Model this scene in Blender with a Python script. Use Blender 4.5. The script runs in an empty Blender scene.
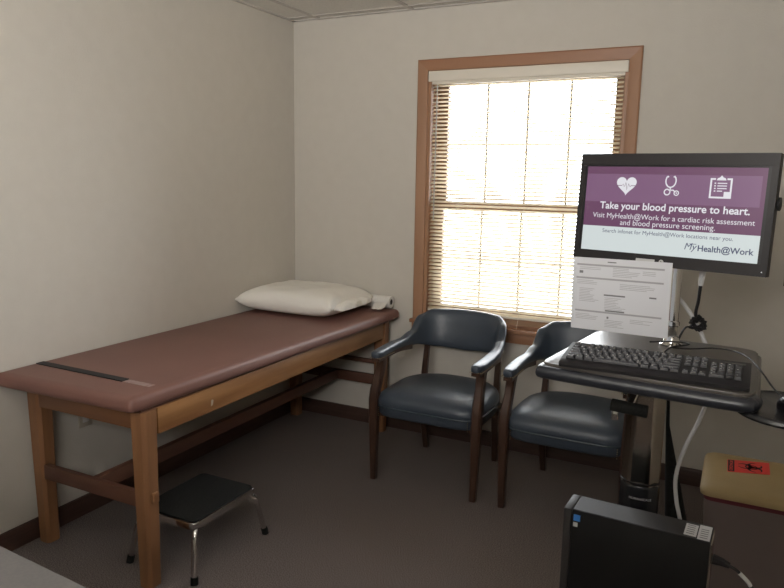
import bpy, bmesh, math, random
from mathutils import Vector, Matrix, Euler
random.seed(7)
S = bpy.context.scene
COL = S.collection
PI = math.pi
V = Vector

# ------------------------------------------------------------------ camera
cd = bpy.data.cameras.new('camera'); cam = bpy.data.objects.new('camera', cd); COL.objects.link(cam)
_r = V((.893, .450, .0166)); _u = V((-.0888, .1398, .9862)); _f = V((-.4415, .8821, -.1645))
_f.normalize(); _r = (_r - _f * _r.dot(_f)).normalized(); _u = _r.cross(_f)
m = Matrix((( _r.x, _u.x, -_f.x), (_r.y, _u.y, -_f.y), (_r.z, _u.z, -_f.z))).to_4x4()
m.translation = V((2.538, -3.679, 1.515))
cam.matrix_world = m
cd.sensor_width = 36; cd.lens = 696.05 / 784 * 36; cd.clip_start = .02
S.camera = cam
# ------------------------------------------------------------------ light
W = bpy.data.worlds.new('world'); S.world = W; W.use_nodes = True
bg = W.node_tree.nodes['Background']
bg.inputs[0].default_value = (.93, .97, 1.0, 1); bg.inputs[1].default_value = 14
def area(name, loc, rot, sx, sy, power, col, portal=False, spread=PI):
    l = bpy.data.lights.new(name, 'AREA'); l.shape = 'RECTANGLE'; l.size = sx; l.size_y = sy
    l.energy = power; l.color = col; l.spread = spread
    o = bpy.data.objects.new(name, l); COL.objects.link(o); o.location = loc; o.rotation_euler = rot
    if portal: l.cycles.is_portal = True
    return o
area('window_portal', (1.44, .17, 1.4), (-PI / 2, 0, 0), 1.2, 1.5, 1, (1, 1, 1), portal=True)
area('overhead_fill', (1.9, -3.3, 2.40), (0, 0, 0), 1.1, .5, 5, (1, .96, .9))  # weak fill added overhead, no actual fixture
area('rear_fill', (1.95, -4.42, 1.9), (PI / 2 + math.radians(28), 0, math.radians(24)), 1.5, .5, 84, (1, .965, .92), spread=math.radians(125))  # unseen fill added behind the camera to brighten the walls, no corridor there
vs = S.view_settings; vs.view_transform = 'Standard'; vs.look = 'None'; vs.gamma = 1; vs.use_curve_mapping = False
vs.exposure = 0.0
S.cycles.use_denoising = True
S.cycles.max_bounces = 10; S.cycles.diffuse_bounces = 6; S.cycles.sample_clamp_indirect = 6
S.cycles.caustics_reflective = False; S.cycles.caustics_refractive = False

# ------------------------------------------------------------------ materials
def mat(name, col, rough=.5, metal=0, noise=None, bump=None, emit=None, spec=.5, trans=None, coat=0):
    """noise=(scale, colour2, stretch xyz, contrast lo, hi); bump=(scale, strength)"""
    M = bpy.data.materials.new(name); M.use_nodes = True
    nt = M.node_tree; b = nt.nodes['Principled BSDF']
    b.inputs['Base Color'].default_value = (*col, 1); b.inputs['Roughness'].default_value = rough
    b.inputs['Metallic'].default_value = metal; b.inputs['Specular IOR Level'].default_value = spec
    if coat: b.inputs['Coat Weight'].default_value = coat
    if noise or bump:
        tc = nt.nodes.new('ShaderNodeTexCoord')
    if noise:
        sc, c2, st, lo, hi = noise
        mp = nt.nodes.new('ShaderNodeMapping'); mp.inputs['Scale'].default_value = st
        nz = nt.nodes.new('ShaderNodeTexNoise'); nz.inputs['Scale'].default_value = sc; nz.inputs['Detail'].default_value = 6
        rp = nt.nodes.new('ShaderNodeValToRGB')
        rp.color_ramp.elements[0].position = lo; rp.color_ramp.elements[1].position = hi
        rp.color_ramp.elements[0].color = (*col, 1); rp.color_ramp.elements[1].color = (*c2, 1)
        nt.links.new(tc.outputs['Object'], mp.inputs[0]); nt.links.new(mp.outputs[0], nz.inputs['Vector'])
        nt.links.new(nz.outputs['Fac'], rp.inputs[0]); nt.links.new(rp.outputs[0], b.inputs['Base Color'])
    if bump:
        n2 = nt.nodes.new('ShaderNodeTexNoise'); n2.inputs['Scale'].default_value = bump[0]; n2.inputs['Detail'].default_value = 4
        bp = nt.nodes.new('ShaderNodeBump'); bp.inputs['Strength'].default_value = bump[1]; bp.inputs['Distance'].default_value = .01
        nt.links.new(tc.outputs['Object'], n2.inputs['Vector']); nt.links.new(n2.outputs['Fac'], bp.inputs['Height'])
        nt.links.new(bp.outputs[0], b.inputs['Normal'])
    if emit:
        b.inputs['Emission Color'].default_value = (*emit[0], 1); b.inputs['Emission Strength'].default_value = emit[1]
        if emit[1] > 0: b.inputs['Base Color'].default_value = (.01, .01, .01, 1)
    return M
M = {}
M['wall'] = mat('wall_vinyl', (.56, .53, .475), .75, noise=(14, (.575, .545, .49), (1, 1, 1), .35, .65), bump=(160, .12))
M['ceil'] = mat('ceiling_tile', (.72, .70, .66), .9, noise=(90, (.66, .64, .60), (1, 1, 1), .45, .7), bump=(120, .3))
M['grid'] = mat('ceiling_grid_metal', (.52, .49, .46), .5)
M['carpet'] = mat('carpet_pile', (.095, .082, .077), .98, noise=(230, (.32, .27, .25), (1, 1, 1), .35, .68), bump=(300, .9), spec=.1)
M['base'] = mat('baseboard_wood', (.048, .024, .018), .5, noise=(5, (.068, .036, .026), (1, 1, 12), .3, .7))
M['oak'] = mat('oak_trim', (.30, .155, .085), .42, noise=(9, (.38, .21, .12), (1, 1, .12), .3, .7))
M['oakh'] = mat('oak_trim_horizontal', (.27, .125, .065), .42, noise=(9, (.35, .18, .10), (.12, 1, 1), .3, .7))
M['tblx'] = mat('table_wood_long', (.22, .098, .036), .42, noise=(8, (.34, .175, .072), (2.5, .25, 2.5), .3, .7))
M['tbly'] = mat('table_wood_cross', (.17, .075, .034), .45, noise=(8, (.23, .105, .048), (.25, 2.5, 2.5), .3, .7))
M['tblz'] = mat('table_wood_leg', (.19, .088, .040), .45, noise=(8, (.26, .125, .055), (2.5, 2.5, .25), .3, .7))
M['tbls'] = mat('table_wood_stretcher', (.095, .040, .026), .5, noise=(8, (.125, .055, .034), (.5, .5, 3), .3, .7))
M['pad'] = mat('burgundy_vinyl', (.168, .080, .064), .5, noise=(5, (.19, .092, .073), (1, 1, 1), .3, .7), bump=(260, .10))
M['strap'] = mat('black_webbing', (.012, .011, .012), .8)
M['tape'] = mat('worn_grey_tape', (.33, .25, .23), .6, noise=(60, (.25, .12, .11), (1, 1, 1), .45, .75))
M['pillow'] = mat('white_cotton', (.84, .82, .77), .88, bump=(14, .55))
M['paper'] = mat('white_paper', (.74, .72, .68), .8)
M['sheet'] = mat('printed_sheet', (.60, .61, .645), .75)
M['core'] = mat('cardboard_core', (.06, .05, .045), .9)
M['vinyl'] = mat('slate_blue_vinyl', (.042, .055, .075), .38, noise=(6, (.050, .064, .086), (1, 1, 1), .3, .7), bump=(200, .08))
M['welt'] = mat('dark_welt', (.03, .045, .056), .4)
M['cwood'] = mat('walnut_chair_wood', (.036, .018, .012), .33, noise=(9, (.06, .030, .019), (2, 2, .3), .3, .7))
M['brass'] = mat('brass_nails', (.42, .36, .25), .35, metal=.9)
M['chrome'] = mat('chrome', (.78, .77, .75), .12, metal=1)
M['steel'] = mat('polished_aluminium', (.40, .36, .31), .16, metal=1)
M['black'] = mat('black_plastic', (.010, .009, .010), .5, spec=.4)
M['blackg'] = mat('glossy_black_plastic', (.012, .012, .014), .25)
M['rubber'] = mat('black_rubber', (.007, .007, .006), .85, noise=(150, (.012, .012, .011), (1, 1, 1), .4, .6), spec=.25)
M['desk'] = mat('pale_laminate', (.15, .142, .14), .6, noise=(160, (.135, .13, .13), (1, 1, 1), .4, .6))
M['surf'] = mat('dark_laminate', (.07, .062, .056), .33, noise=(6, (.085, .075, .066), (.5, 2, 1), .3, .7))
M['bump'] = mat('black_soft_edge', (.018, .02, .026), .3)
M['key'] = mat('black_keys', (.030, .030, .034), .5)
M['legend'] = mat('white_key_print', (.6, .6, .6), .5)
M['bezel'] = mat('monitor_bezel', (.014, .012, .013), .42, spec=.35)
M['tower'] = mat('computer_case', (.005, .005, .005), .55, spec=.3, bump=(300, .05))
M['towert'] = mat('computer_case_top', (.022, .020, .020), .6, spec=.35)
M['white'] = mat('white_plastic', (.62, .62, .62), .45)
M['blind'] = mat('cream_blind', (.74, .69, .60), .5)
M['slat'] = None
M['tan'] = mat('tan_lid_plastic', (.36, .265, .12), .6, noise=(6, (.40, .30, .145), (1, 1, 1), .3, .7), bump=(120, .1))
M['bin'] = mat('mauve_grey_bin', (.16, .125, .115), .65, noise=(4, (.18, .14, .128), (1, 1, 1), .3, .7))
M['red'] = mat('red_liner', (.11, .012, .02), .5)
M['sred'] = mat('red_orange_sticker', (.80, .05, .04), .5)
M['sblk'] = mat('sticker_black', (.03, .012, .015), .6)
M['beige'] = mat('beige_plate', (.42, .37, .30), .5)
M['blue'] = mat('blue_sticker', (.05, .22, .60), .4)
M['silv'] = mat('silver_sticker', (.5, .5, .5), .4)
M['ink'] = mat('grey_print', (.17, .17, .18), .8)
M['inkl'] = mat('light_grey_print', (.33, .33, .35), .8)
M['inkd'] = mat('dark_grey_print', (.16, .16, .17), .8)
M['snow'] = mat('outside_ground', (.8, .82, .85), .9)
M['outw'] = mat('outside_siding', (.62, .63, .65), .9)
M['winwood'] = mat('muntin_glare_white', (.72, .69, .62), .5)  # wooden muntins; the white is window glare put into their colour
M['sashwood'] = mat('sash_stained_wood', (.30, .19, .12), .5)
def scr(name, c, s=1.0):
    return mat(name, (0, 0, 0), .35, emit=(c, s))
M['s_pur'] = scr('screen_purple', (.125, .045, .105), 1)
M['s_pur2'] = scr('screen_light_purple', (.185, .088, .175), 1)
M['s_white'] = scr('screen_white', (.60, .66, .66), 1)
M['s_text'] = scr('screen_text_white', (.72, .72, .76), 1)
M['s_navy'] = scr('screen_text_navy', (.055, .065, .13), 1)
M['s_off'] = mat('screen_black', (.012, .012, .014), .3)
def glassmat():
    G = bpy.data.materials.new('window_glass'); G.use_nodes = True; nt = G.node_tree
    nt.nodes.clear(); o = nt.nodes.new('ShaderNodeOutputMaterial'); t = nt.nodes.new('ShaderNodeBsdfTransparent')
    g = nt.nodes.new('ShaderNodeBsdfGlossy'); g.inputs['Roughness'].default_value = .02
    fr = nt.nodes.new('ShaderNodeFresnel'); fr.inputs[0].default_value = 1.45
    mx = nt.nodes.new('ShaderNodeMixShader'); nt.links.new(fr.outputs[0], mx.inputs[0])
    nt.links.new(t.outputs[0], mx.inputs[1]); nt.links.new(g.outputs[0], mx.inputs[2]); nt.links.new(mx.outputs[0], o.inputs[0])
    return G
M['glass'] = glassmat()
def slatmat():
    G = bpy.data.materials.new('translucent_slat'); G.use_nodes = True; nt = G.node_tree
    b = nt.nodes['Principled BSDF']; b.inputs['Base Color'].default_value = (.70, .62, .50, 1); b.inputs['Roughness'].default_value = .4
    o = nt.nodes['Material Output']; t = nt.nodes.new('ShaderNodeBsdfTranslucent'); t.inputs[0].default_value = (.90, .84, .72, 1)
    mx = nt.nodes.new('ShaderNodeMixShader'); mx.inputs[0].default_value = .7
    nt.links.new(b.outputs[0], mx.inputs[1]); nt.links.new(t.outputs[0], mx.inputs[2]); nt.links.new(mx.outputs[0], o.inputs[0])
    return G
M['slat'] = slatmat()

# ------------------------------------------------------------------ helpers
def obj(name, bm, m, parent=None, loc=None, rot=None, smooth=True, ang=35):
    me = bpy.data.meshes.new(name); bmesh.ops.recalc_face_normals(bm, faces=bm.faces); bm.to_mesh(me); bm.free()
    if smooth:
        for p in me.polygons: p.use_smooth = True
        me.set_sharp_from_angle(angle=math.radians(ang))
    ms = m if isinstance(m, (list, tuple)) else [m]
    for k in ms: me.materials.append(M[k] if isinstance(k, str) else k)
    o = bpy.data.objects.new(name, me); COL.objects.link(o)
    if parent: o.parent = parent
    if loc is not None: o.location = loc
    if rot is not None: o.rotation_euler = rot
    return o
def thing(name, label, cat, loc=(0, 0, 0), rot=(0, 0, 0), group=None):
    o = bpy.data.objects.new(name, None); COL.objects.link(o); o.empty_display_size = .05
    o.location = loc; o.rotation_euler = rot
    return tag(o, label, cat, group)
def tag(o, label, cat, group=None):
    o['label'] = label; o['category'] = cat
    if group: o['group'] = group
    return o
def struct(name, bm, m, parent=None, **k):
    o = obj(name, bm, m, parent, **k)
    if not parent: o['kind'] = 'structure'
    return o
def B(): return bmesh.new()
def box(bm, x0, x1, y0, y1, z0, z1, bev=0, seg=2, mi=0, mx=None):
    r = bmesh.ops.create_cube(bm, size=1)
    vs = r['verts']
    for v in vs:
        v.co = V(((x0 + x1) / 2 + v.co.x * (x1 - x0), (y0 + y1) / 2 + v.co.y * (y1 - y0), (z0 + z1) / 2 + v.co.z * (z1 - z0)))
    fs = {f for v in vs for f in v.link_faces}
    for f in fs: f.material_index = mi
    if bev:
        es = list({e for v in vs for e in v.link_edges})
        q = bmesh.ops.bevel(bm, geom=es, offset=bev, segments=seg, affect='EDGES', profile=.5)
        vs = list({v for f in q['faces'] for v in f.verts} | {v for v in vs if v.is_valid})
    if mx is not None: bmesh.ops.transform(bm, matrix=mx, verts=[v for v in vs if v.is_valid])
    return bm
def loft(bm, rings, cap=True, closed=False, mi=0):
    R = [[bm.verts.new(p) for p in r] for r in rings]
    n = len(R[0])
    for a in range(len(R) - (0 if closed else 1)):
        A, Bq = R[a], R[(a + 1) % len(R)]
        for i in range(n):
            f = bm.faces.new((A[i], A[(i + 1) % n], Bq[(i + 1) % n], Bq[i])); f.material_index = mi
    if cap and not closed:
        for r in (R[0], R[-1]):
            try: f = bm.faces.new(r); f.material_index = mi
            except ValueError: pass
    return bm
def catmull(P, n=8):
    P = [V(p) for p in P]
    if len(P) < 3: return P
    Q = [P[0] * 2 - P[1]] + P + [P[-1] * 2 - P[-2]]; out = []
    for i in range(1, len(Q) - 2):
        a, b, c, d = Q[i - 1:i + 3]
        for k in range(n):
            t = k / n
            out.append(.5 * ((2 * b) + (c - a) * t + (2 * a - 5 * b + 4 * c - d) * t * t + (3 * b - a - 3 * c + d) * t ** 3))
    out.append(P[-1]); return out
def tube(bm, P, r, seg=10, mi=0, smooth=0, cap=True):
    P = catmull(P, smooth) if smooth else [V(p) for p in P]
    n = len(P); rs = r if isinstance(r, (list, tuple)) else [r] * n
    if len(rs) != n: rs = [rs[0] + (rs[-1] - rs[0]) * i / (n - 1) for i in range(n)]
    rings = []; up = None
    for i in range(n):
        t = (P[min(i + 1, n - 1)] - P[max(i - 1, 0)]).normalized()
        if up is None:
            up = V((0, 0, 1)) if abs(t.z) < .9 else V((1, 0, 0))
        s = t.cross(up).normalized(); up = s.cross(t).normalized()
        rings.append([P[i] + (s * math.cos(2 * PI * k / seg) + up * math.sin(2 * PI * k / seg)) * rs[i] for k in range(seg)])
    return loft(bm, rings, cap, mi=mi)
def sq(bm, P, sizes, mi=0):
    """square section leg, section in xy, P points, sizes (sx, sy)"""
    rings = []
    for p, (a, b) in zip(P, sizes):
        p = V(p); c = min(a, b) * .18; a /= 2; b /= 2
        rings.append([p + V(q) for q in ((a - c, -b, 0), (a, -b + c, 0), (a, b - c, 0), (a - c, b, 0), (-a + c, b, 0), (-a, b - c, 0), (-a, -b + c, 0), (-a + c, -b, 0))])
    return loft(bm, rings, mi=mi)
def lathe(bm, prof, c=(0, 0, 0), seg=24, sx=1, sy=1, mi=0):
    rings = [[V(c) + V((r * math.cos(2 * PI * k / seg) * sx, r * math.sin(2 * PI * k / seg) * sy, z)) for k in range(seg)] for r, z in prof]
    return loft(bm, rings, mi=mi)
def prism(bm, pts, z0, z1, mi=0, bev=0):
    a = [bm.verts.new((x, y, z0)) for x, y in pts]; b = [bm.verts.new((x, y, z1)) for x, y in pts]
    n = len(pts); fs = [bm.faces.new(a[::-1]), bm.faces.new(b)]
    for i in range(n): fs.append(bm.faces.new((a[i], a[(i + 1) % n], b[(i + 1) % n], b[i])))
    for f in fs: f.material_index = mi
    if bev:
        es = list(fs[0].edges) + list(fs[1].edges)
        bmesh.ops.bevel(bm, geom=es, offset=bev, segments=3, affect='EDGES', profile=.5)
    return bm
def roundpoly(pts, r, n=6):
    out = []; N = len(pts)
    for i in range(N):
        p = V((*pts[i], 0)); a = V((*pts[i - 1], 0)); b = V((*pts[(i + 1) % N], 0))
        rr = r[i] if isinstance(r, (list, tuple)) else r
        A = p + (a - p).normalized() * rr; C = p + (b - p).normalized() * rr
        for k in range(n + 1):
            t = k / n; q = A * (1 - t) ** 2 + p * 2 * t * (1 - t) + C * t * t
            out.append((q.x, q.y))
    return out

# ------------------------------------------------------------------ room
RX, FY, H = 3.35, -4.5, 2.44
b = B(); box(b, -.15, RX + .15, FY - .15, .2, -.12, 0); struct('floor', b, 'carpet', smooth=False)
b = B(); box(b, -.15, RX + .15, FY - .15, .2, H, H + .12); ceil = struct('ceiling', b, 'ceil', smooth=False)
b = B()
xs = [.1915 + .61 * k for k in range(-0, 6)]
for x in xs: box(b, x - .012, x + .012, FY + .022, -.022, H - .004, H + .01)
for k in range(5):
    y = -.085 - 1.22 * k
    if y > FY: box(b, .022, RX - .022, y - .012, y + .012, H - .005, H + .009)
box(b, .0005, .022, FY, -.0005, H - .006, H + .01); box(b, RX - .022, RX - .0005, FY, -.0005, H - .006, H + .01)
box(b, .0005, RX - .0005, -.022, -.0005, H - .006, H + .01); box(b, .0005, RX - .0005, FY + .0005, FY + .022, H - .006, H + .01)
obj('ceiling_grid', b, 'grid', ceil, smooth=False)
b = B(); box(b, -.15, 0, FY - .15, .2, 0, H); struct('wall_left', b, 'wall', smooth=False)
b = B(); box(b, RX, RX + .15, FY - .15, .2, 0, H); struct('wall_right', b, 'wall', smooth=False)
b = B(); box(b, 0, RX, FY - .15, FY, 0, H); struct('wall_front', b, 'wall', smooth=False)
OX0, OX1, OZ0, OZ1 = .903, 1.975, .70, 2.104
b = B()
box(b, 0, OX0, 0, .2, 0, H); box(b, OX1, RX, 0, .2, 0, H); box(b, OX0, OX1, 0, .2, 0, OZ0); box(b, OX0, OX1, 0, .2, OZ1, H)
struct('wall_back', b, 'wall', smooth=False)
def baseprof(bm, horizontal, a0, a1, wallc, sgn):
    pr = [(0, 0), (.013, 0), (.013, .07), (.008, .083), (0, .086)]
    rings = []
    for a in (a0, a1):
        rings.append([V((a, wallc + sgn * d, z)) if horizontal else V((wallc + sgn * d, a, z)) for d, z in pr])
    return loft(bm, rings)
b = B(); baseprof(b, True, .014, RX - .014, -.0005, -1); struct('baseboard_back', b, 'base')
b = B(); baseprof(b, False, FY, -.0, .0005, 1); struct('baseboard_left', b, 'base')
b = B(); baseprof(b, False, FY, 0, RX - .0005, -1); struct('baseboard_right', b, 'base')
b = B(); baseprof(b, True, .014, RX - .014, FY + .0005, 1); struct('baseboard_front', b, 'base')
# window
def miter(bm, horizontal, outer, inner, a_out0, a_in0, a_in1, a_out1, y0, y1):
    """casing board with mitred ends; outer/inner are the cross coordinates"""
    def P(a, c, y): return V((a, y, c)) if horizontal else V((c, y, a))
    prof = [(0, y1), (0, y0 + .004), (.12, y0), (.75, y0 + .003), (1, y0 + .006), (1, y1)]
    r0 = []; r1 = []
    for t, y in prof:
        c = outer + (inner - outer) * t
        r0.append(P(a_out0 + (a_in0 - a_out0) * t, c, y)); r1.append(P(a_out1 + (a_in1 - a_out1) * t, c, y))
    return loft(bm, [r0, r1])
WX0, WX1, WZ1, WZ0 = .843, 2.035, 2.164, .694
b = B()
miter(b, True, WZ1, OZ1, WX0, OX0, OX1, WX1, -.020, -.0005)
win = struct('window_1', b, 'oakh', ang=20)
b = B()
miter(b, False, WX0, OX0, WZ1, OZ1, OZ0, OZ0, -.020, -.0005)
miter(b, False, WX1, OX1, WZ1, OZ1, OZ0, OZ0, -.020, -.0005)
obj('side_casing', b, 'oak', win, ang=20)
b = B()
box(b, OX0 - .0, OX0 + .018, -.002, .16, OZ0, OZ1); box(b, OX1 - .018, OX1, -.002, .16, OZ0, OZ1); box(b, OX0 + .018, OX1 - .018, -.002, .16, OZ1 - .018, OZ1)
obj('window_jamb', b, 'oak', win, smooth=False)
b = B()
box(b, WX0 - .014, WX1 + .014, -.036, .0, OZ0 - .022, OZ0 - .0, .004); box(b, OX0 + .0, OX1 - .0, -.001, .16, OZ0 - .015, OZ0 + .004)
obj('window_sill', b, 'oakh', win)
b = B(); box(b, WX0 - .006, WX1 + .006, -.017, -.0005, .622, OZ0 - .0225, .003); obj('apron', b, 'oakh', win)
# sashes: lower in front (y .075..), upper behind
def sash(z0, z1, y0, y1, name):
    b = B(); x0, x1 = OX0 + .018, OX1 - .018; st = .058
    box(b, x0, x0 + st, y0, y1, z0, z1); box(b, x1 - st, x1, y0, y1, z0, z1)
    box(b, x0 + st, x1 - st, y0, y1, z0, z0 + (.075 if z0 < 1 else .036)); box(b, x0 + st, x1 - st, y0, y1, z1 - (.036 if z0 < 1 else .05), z1)
    s = obj(name, b, 'sashwood', win, smooth=False)
    gx0, gx1 = x0 + st, x1 - st; gz0 = z0 + (.075 if z0 < 1 else .036); gz1 = z1 - (.036 if z0 < 1 else .05)
    b = B(); ym = (y0 + y1) / 2
    for k in range(1, 4):
        x = gx0 + (gx1 - gx0) * k / 4; box(b, x - .0065, x + .0065, ym + .004, ym + .014, gz0, gz1)
    z = (gz0 + gz1) / 2
    for k in range(4):
        xa = gx0 + (gx1 - gx0) * k / 4 + (.009 if k else 0); xb = gx0 + (gx1 - gx0) * (k + 1) / 4 - (.009 if k < 3 else 0)
        box(b, xa, xb, ym + .004, ym + .014, z - .0065, z + .0065)
    obj('muntin', b, 'winwood', s, smooth=False)
    b = B(); box(b, gx0 - .004, gx1 + .004, ym - .002, ym + .002, gz0 - .004, gz1 + .004); obj('glass_pane', b, 'glass', s, smooth=False)
sash(OZ0 + .005, 1.382, .075, .108, 'lower_sash')
sash(1.348, OZ1 - .019, .112, .145, 'upper_sash')
# outside: pale ground and a low distant building
b = B(); box(b, -40, 44, .6, 90, -1.3, -1.0); struct('outdoor_ground_1', b, 'snow', smooth=False)

# blinds
bl = thing('window_blind', 'cream horizontal slat blind lowered inside the oak window frame', 'blind', (0, 0, 0))
b = B(); box(b, OX0 + .019, OX1 - .019, .004, .034, OZ1 - .072, OZ1 - .019, .002)
obj('headrail', b, 'blind', bl)
b = B(); box(b, OX0 + .003, OX1 - .003, -.012, -.003, OZ1 - .058, OZ1 - .003, .002)
obj('valance', b, 'blind', bl)
b = B(); x0, x1 = OX0 + .024, OX1 - .024; z = .772; a = math.radians(26); n = 0
while z < OZ1 - .08:
    ys = [-.0125, -.0063, 0, .0063, .0125]; rr = []
    prof = []
    for y in ys: prof.append((y, .0022 * (1 - (y / .0125) ** 2)))
    prof = prof + [(y, zz - .0006) for y, zz in prof[::-1]]
    for x in (x0, x1):
        rr.append([V((x, .020 + y * math.cos(a) , z + zz + y * math.sin(a))) for y, zz in prof])
    loft(b, rr); z += .0212
obj('slats', b, 'slat', bl, ang=30)
b = B(); box(b, x0, x1, .008, .032, .752, .765, .003); obj('bottom_rail', b, 'blind', bl)
b = B()
for x in (1.09, 1.475, 1.80):
    for y in (.0065, .0335): tube(b, [(x, y, .76), (x, y, OZ1 - .07)], .0008, 5)
obj('ladder_cord', b, 'blind', bl)
b = B(); tube(b, [(1.475, .005, .756), (1.47, -.005, .70)], .0012, 5); obj('pull_cord', b, 'blind', bl)
b = B(); tube(b, [(.957, .001, OZ1 - .075), (.953, -.001, 1.28)], .0035, 8); obj('tilt_wand', b, 'white', bl)

# outlet plate on left wall
o = thing('wall_outlet', 'small beige outlet plate on the left wall beneath the exam table', 'outlet', (0.0005, -1.64, .458))
b = B(); box(b, 0, .005, -.035, .035, -.057, .057, .002); obj('cover_plate', b, 'beige', o)
b = B(); box(b, .0045, .0065, -.016, .016, .008, .036, .001); box(b, .0045, .0065, -.016, .016, -.036, -.008, .001); obj('socket', b, 'white', o)
# dark wall bracket near the right
o = thing('wall_hook', 'small dark hook on the back wall right of the monitor', 'hook', (2.752, -.0005, 1.10))
b = B(); box(b, -.022, .03, -.006, 0, -.05, .04, .002); obj('back_plate', b, 'black', o)
b = B(); tube(b, [(0, -.005, .01), (0, -.03, .005), (0, -.045, -.01), (0, -.045, .02)], .006, 8, smooth=4); obj('prong', b, 'black', o)

# ------------------------------------------------------------------ exam table
T = thing('exam_table', 'long wooden examination table with burgundy padded top along the left wall', 'examination table', (0, 0, 0))
TX0, TX1, TY0, TY1 = .014, .712, -1.972, -.055
def padmesh():
    bm = B(); pts = roundpoly([(.002, -2.040), (.710, -2.018), (.762, -.016), (.026, -.016)], [.008, .025, .03, .02], 6)
    cx, cy = .372, -1.02
    prof = [(.004, .694), (0, .698), (-.001, .712), (0, .728), (.003, .737), (.010, .744), (.03, .7475)]
    rings = []
    for ins, z in prof:
        rings.append([V((x + (cx - x) / abs(cx - x + 1e-9) * min(ins, abs(cx - x)), y + (cy - y) / abs(cy - y + 1e-9) * min(ins, abs(cy - y)), z)) for x, y in pts])
    loft(bm, rings); return bm
obj('padded_top', padmesh(), 'pad', T, ang=60)
b = B(); box(b, .03, .70, -1.97, -.04, .682, .694); obj('top_board', b, 'tbls', T, smooth=False)
LW = .072
for x in (TX0 + .008, TX1 - LW):
    for y in (TY0, TY1 - LW):
        b = B(); yy = y + (.042 if (x < .1 and y < -1) else 0); tp = .010; q_ = .006 if x < .1 else 0
        sq(b, [(x + LW / 2 + q_, yy + LW / 2, .0005), (x + LW / 2, yy + LW / 2, .681)], [(LW - tp, LW - tp), (LW + .004, LW + .004)]); obj('leg', b, 'tblz', T, ang=20)
for x in (TX0 + .012, TX1 - .028):
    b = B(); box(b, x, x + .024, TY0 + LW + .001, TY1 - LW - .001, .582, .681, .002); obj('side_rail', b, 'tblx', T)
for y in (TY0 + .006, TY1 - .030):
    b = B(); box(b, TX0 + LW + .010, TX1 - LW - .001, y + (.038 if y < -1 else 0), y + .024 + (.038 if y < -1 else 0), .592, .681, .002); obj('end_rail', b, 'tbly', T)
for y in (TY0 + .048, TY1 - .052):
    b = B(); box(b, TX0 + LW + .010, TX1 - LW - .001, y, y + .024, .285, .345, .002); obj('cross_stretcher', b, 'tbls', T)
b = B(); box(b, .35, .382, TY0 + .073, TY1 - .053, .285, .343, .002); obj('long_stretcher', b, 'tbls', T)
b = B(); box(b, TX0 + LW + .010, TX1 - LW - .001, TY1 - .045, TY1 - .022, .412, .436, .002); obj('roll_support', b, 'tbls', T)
# pale worn chip on the side rail, and small peg on near leg
b = B(); box(b, TX1 + .0, TX1 + .012, TY0 + .022, TY0 + .05, .335, .375, .004); obj('peg', b, 'tblz', T)
b = B(); prism(b, roundpoly([(0, 0), (.012, .003), (.016, .024), (.004, .026)], .003, 3), 0, .0008)
o = obj('worn_spot', b, 'beige', T, loc=(TX1 - .0035, -1.62, .605), rot=(PI / 2, 0, PI / 2)); o['label'] = 'small pale chipped spot on the side rail'
# strap
st = thing('strap', 'black strap with worn grey tape end across the foot of the burgundy pad', 'strap', (0, 0, 0))
def ribbon(x0, x1, w, z, yc, t=.0016, wob=.0):
    bm = B(); rings = []; n = 12
    for i in range(n + 1):
        x = x0 + (x1 - x0) * i / n; y = yc - .010 * (x / .7)
        rings.append([V((x, y - w / 2, z)), V((x, y + w / 2, z)), V((x, y + w / 2, z + t)), V((x, y - w / 2, z + t))])
    return loft(bm, rings)
obj('webbing', ribbon(.03, .52, .034, .7476, -1.862, .004), 'strap', st)
obj('tape', ribbon(.52, .655, .03, .7476, -1.862, .0012), 'tape', st)

# pillow
def pillow():
    bm = B(); n = 40; rnd = random.Random(3)
    hx, hy, th = .316, .248, .095
    ph = [(rnd.uniform(4, 12), rnd.uniform(4, 12), rnd.uniform(0, 6), rnd.uniform(0, 6)) for _ in range(10)]
    def h(u, v):
        e = (max(0, 1 - abs(u) ** 5) ** .45) * (max(0, 1 - abs(v) ** 4.4) ** .45)
        w = sum(math.sin(a * u + c) * math.sin(bb * v + d) for a, bb, c, d in ph) / 10
        return e, w
    top = {}; bot = {}
    for i in range(n + 1):
        for j in range(n + 1):
            u = -1 + 2 * i / n; v = -1 + 2 * j / n; e, w = h(u, v)
            px = hx * u * (1 - .07 * (1 - v * v) * abs(u)); py = hy * v * (1 - .07 * (1 - u * u) * abs(v))
            mid = -.018 * e
            zt = mid + th * e * (1 + .18 * w) + .004 * w * e
            zb = mid - th * .53 * e
            zt += .002
            top[i, j] = bm.verts.new((px, py, zt))
            bot[i, j] = top[i, j] if i in (0, n) or j in (0, n) else bm.verts.new((px, py, zb))
    for i in range(n):
        for j in range(n):
            bm.faces.new((top[i, j], top[i + 1, j], top[i + 1, j + 1], top[i, j + 1]))
            bm.faces.new((bot[i, j], bot[i, j + 1], bot[i + 1, j + 1], bot[i + 1, j]))
    return bm
pl = thing('pillow', 'white pillow in a rumpled cotton case at the head of the exam table', 'pillow', (.309, -.345, .818), (0, 0, math.radians(1)))
obj('pillow_body', pillow(), 'pillow', pl, ang=80)
def hem():
    bm = B(); rings = []; rnd = random.Random(5)
    n = 30
    A = []; 
    for j in range(n + 1):
        t = j / n; y = -.19 + .40 * t
        w = .004 * math.sin(t * 17) + .003 * math.sin(t * 41 + 1)
        e = (1 - abs(2 * t - 1) ** 3) ** .5
        rings.append([V((.282, y, .018 * e)), V((.305 + w, y, .016 * e + w * .6)), V((.330 + w * 1.5, y, .010 * e + w - .006)),
                      V((.330 + w * 1.5, y, -.012 * e + w * .5 - .012)), V((.305, y, -.020 * e - .008)), V((.282, y, -.020 * e - .006))])
    return loft(bm, rings)
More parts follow.
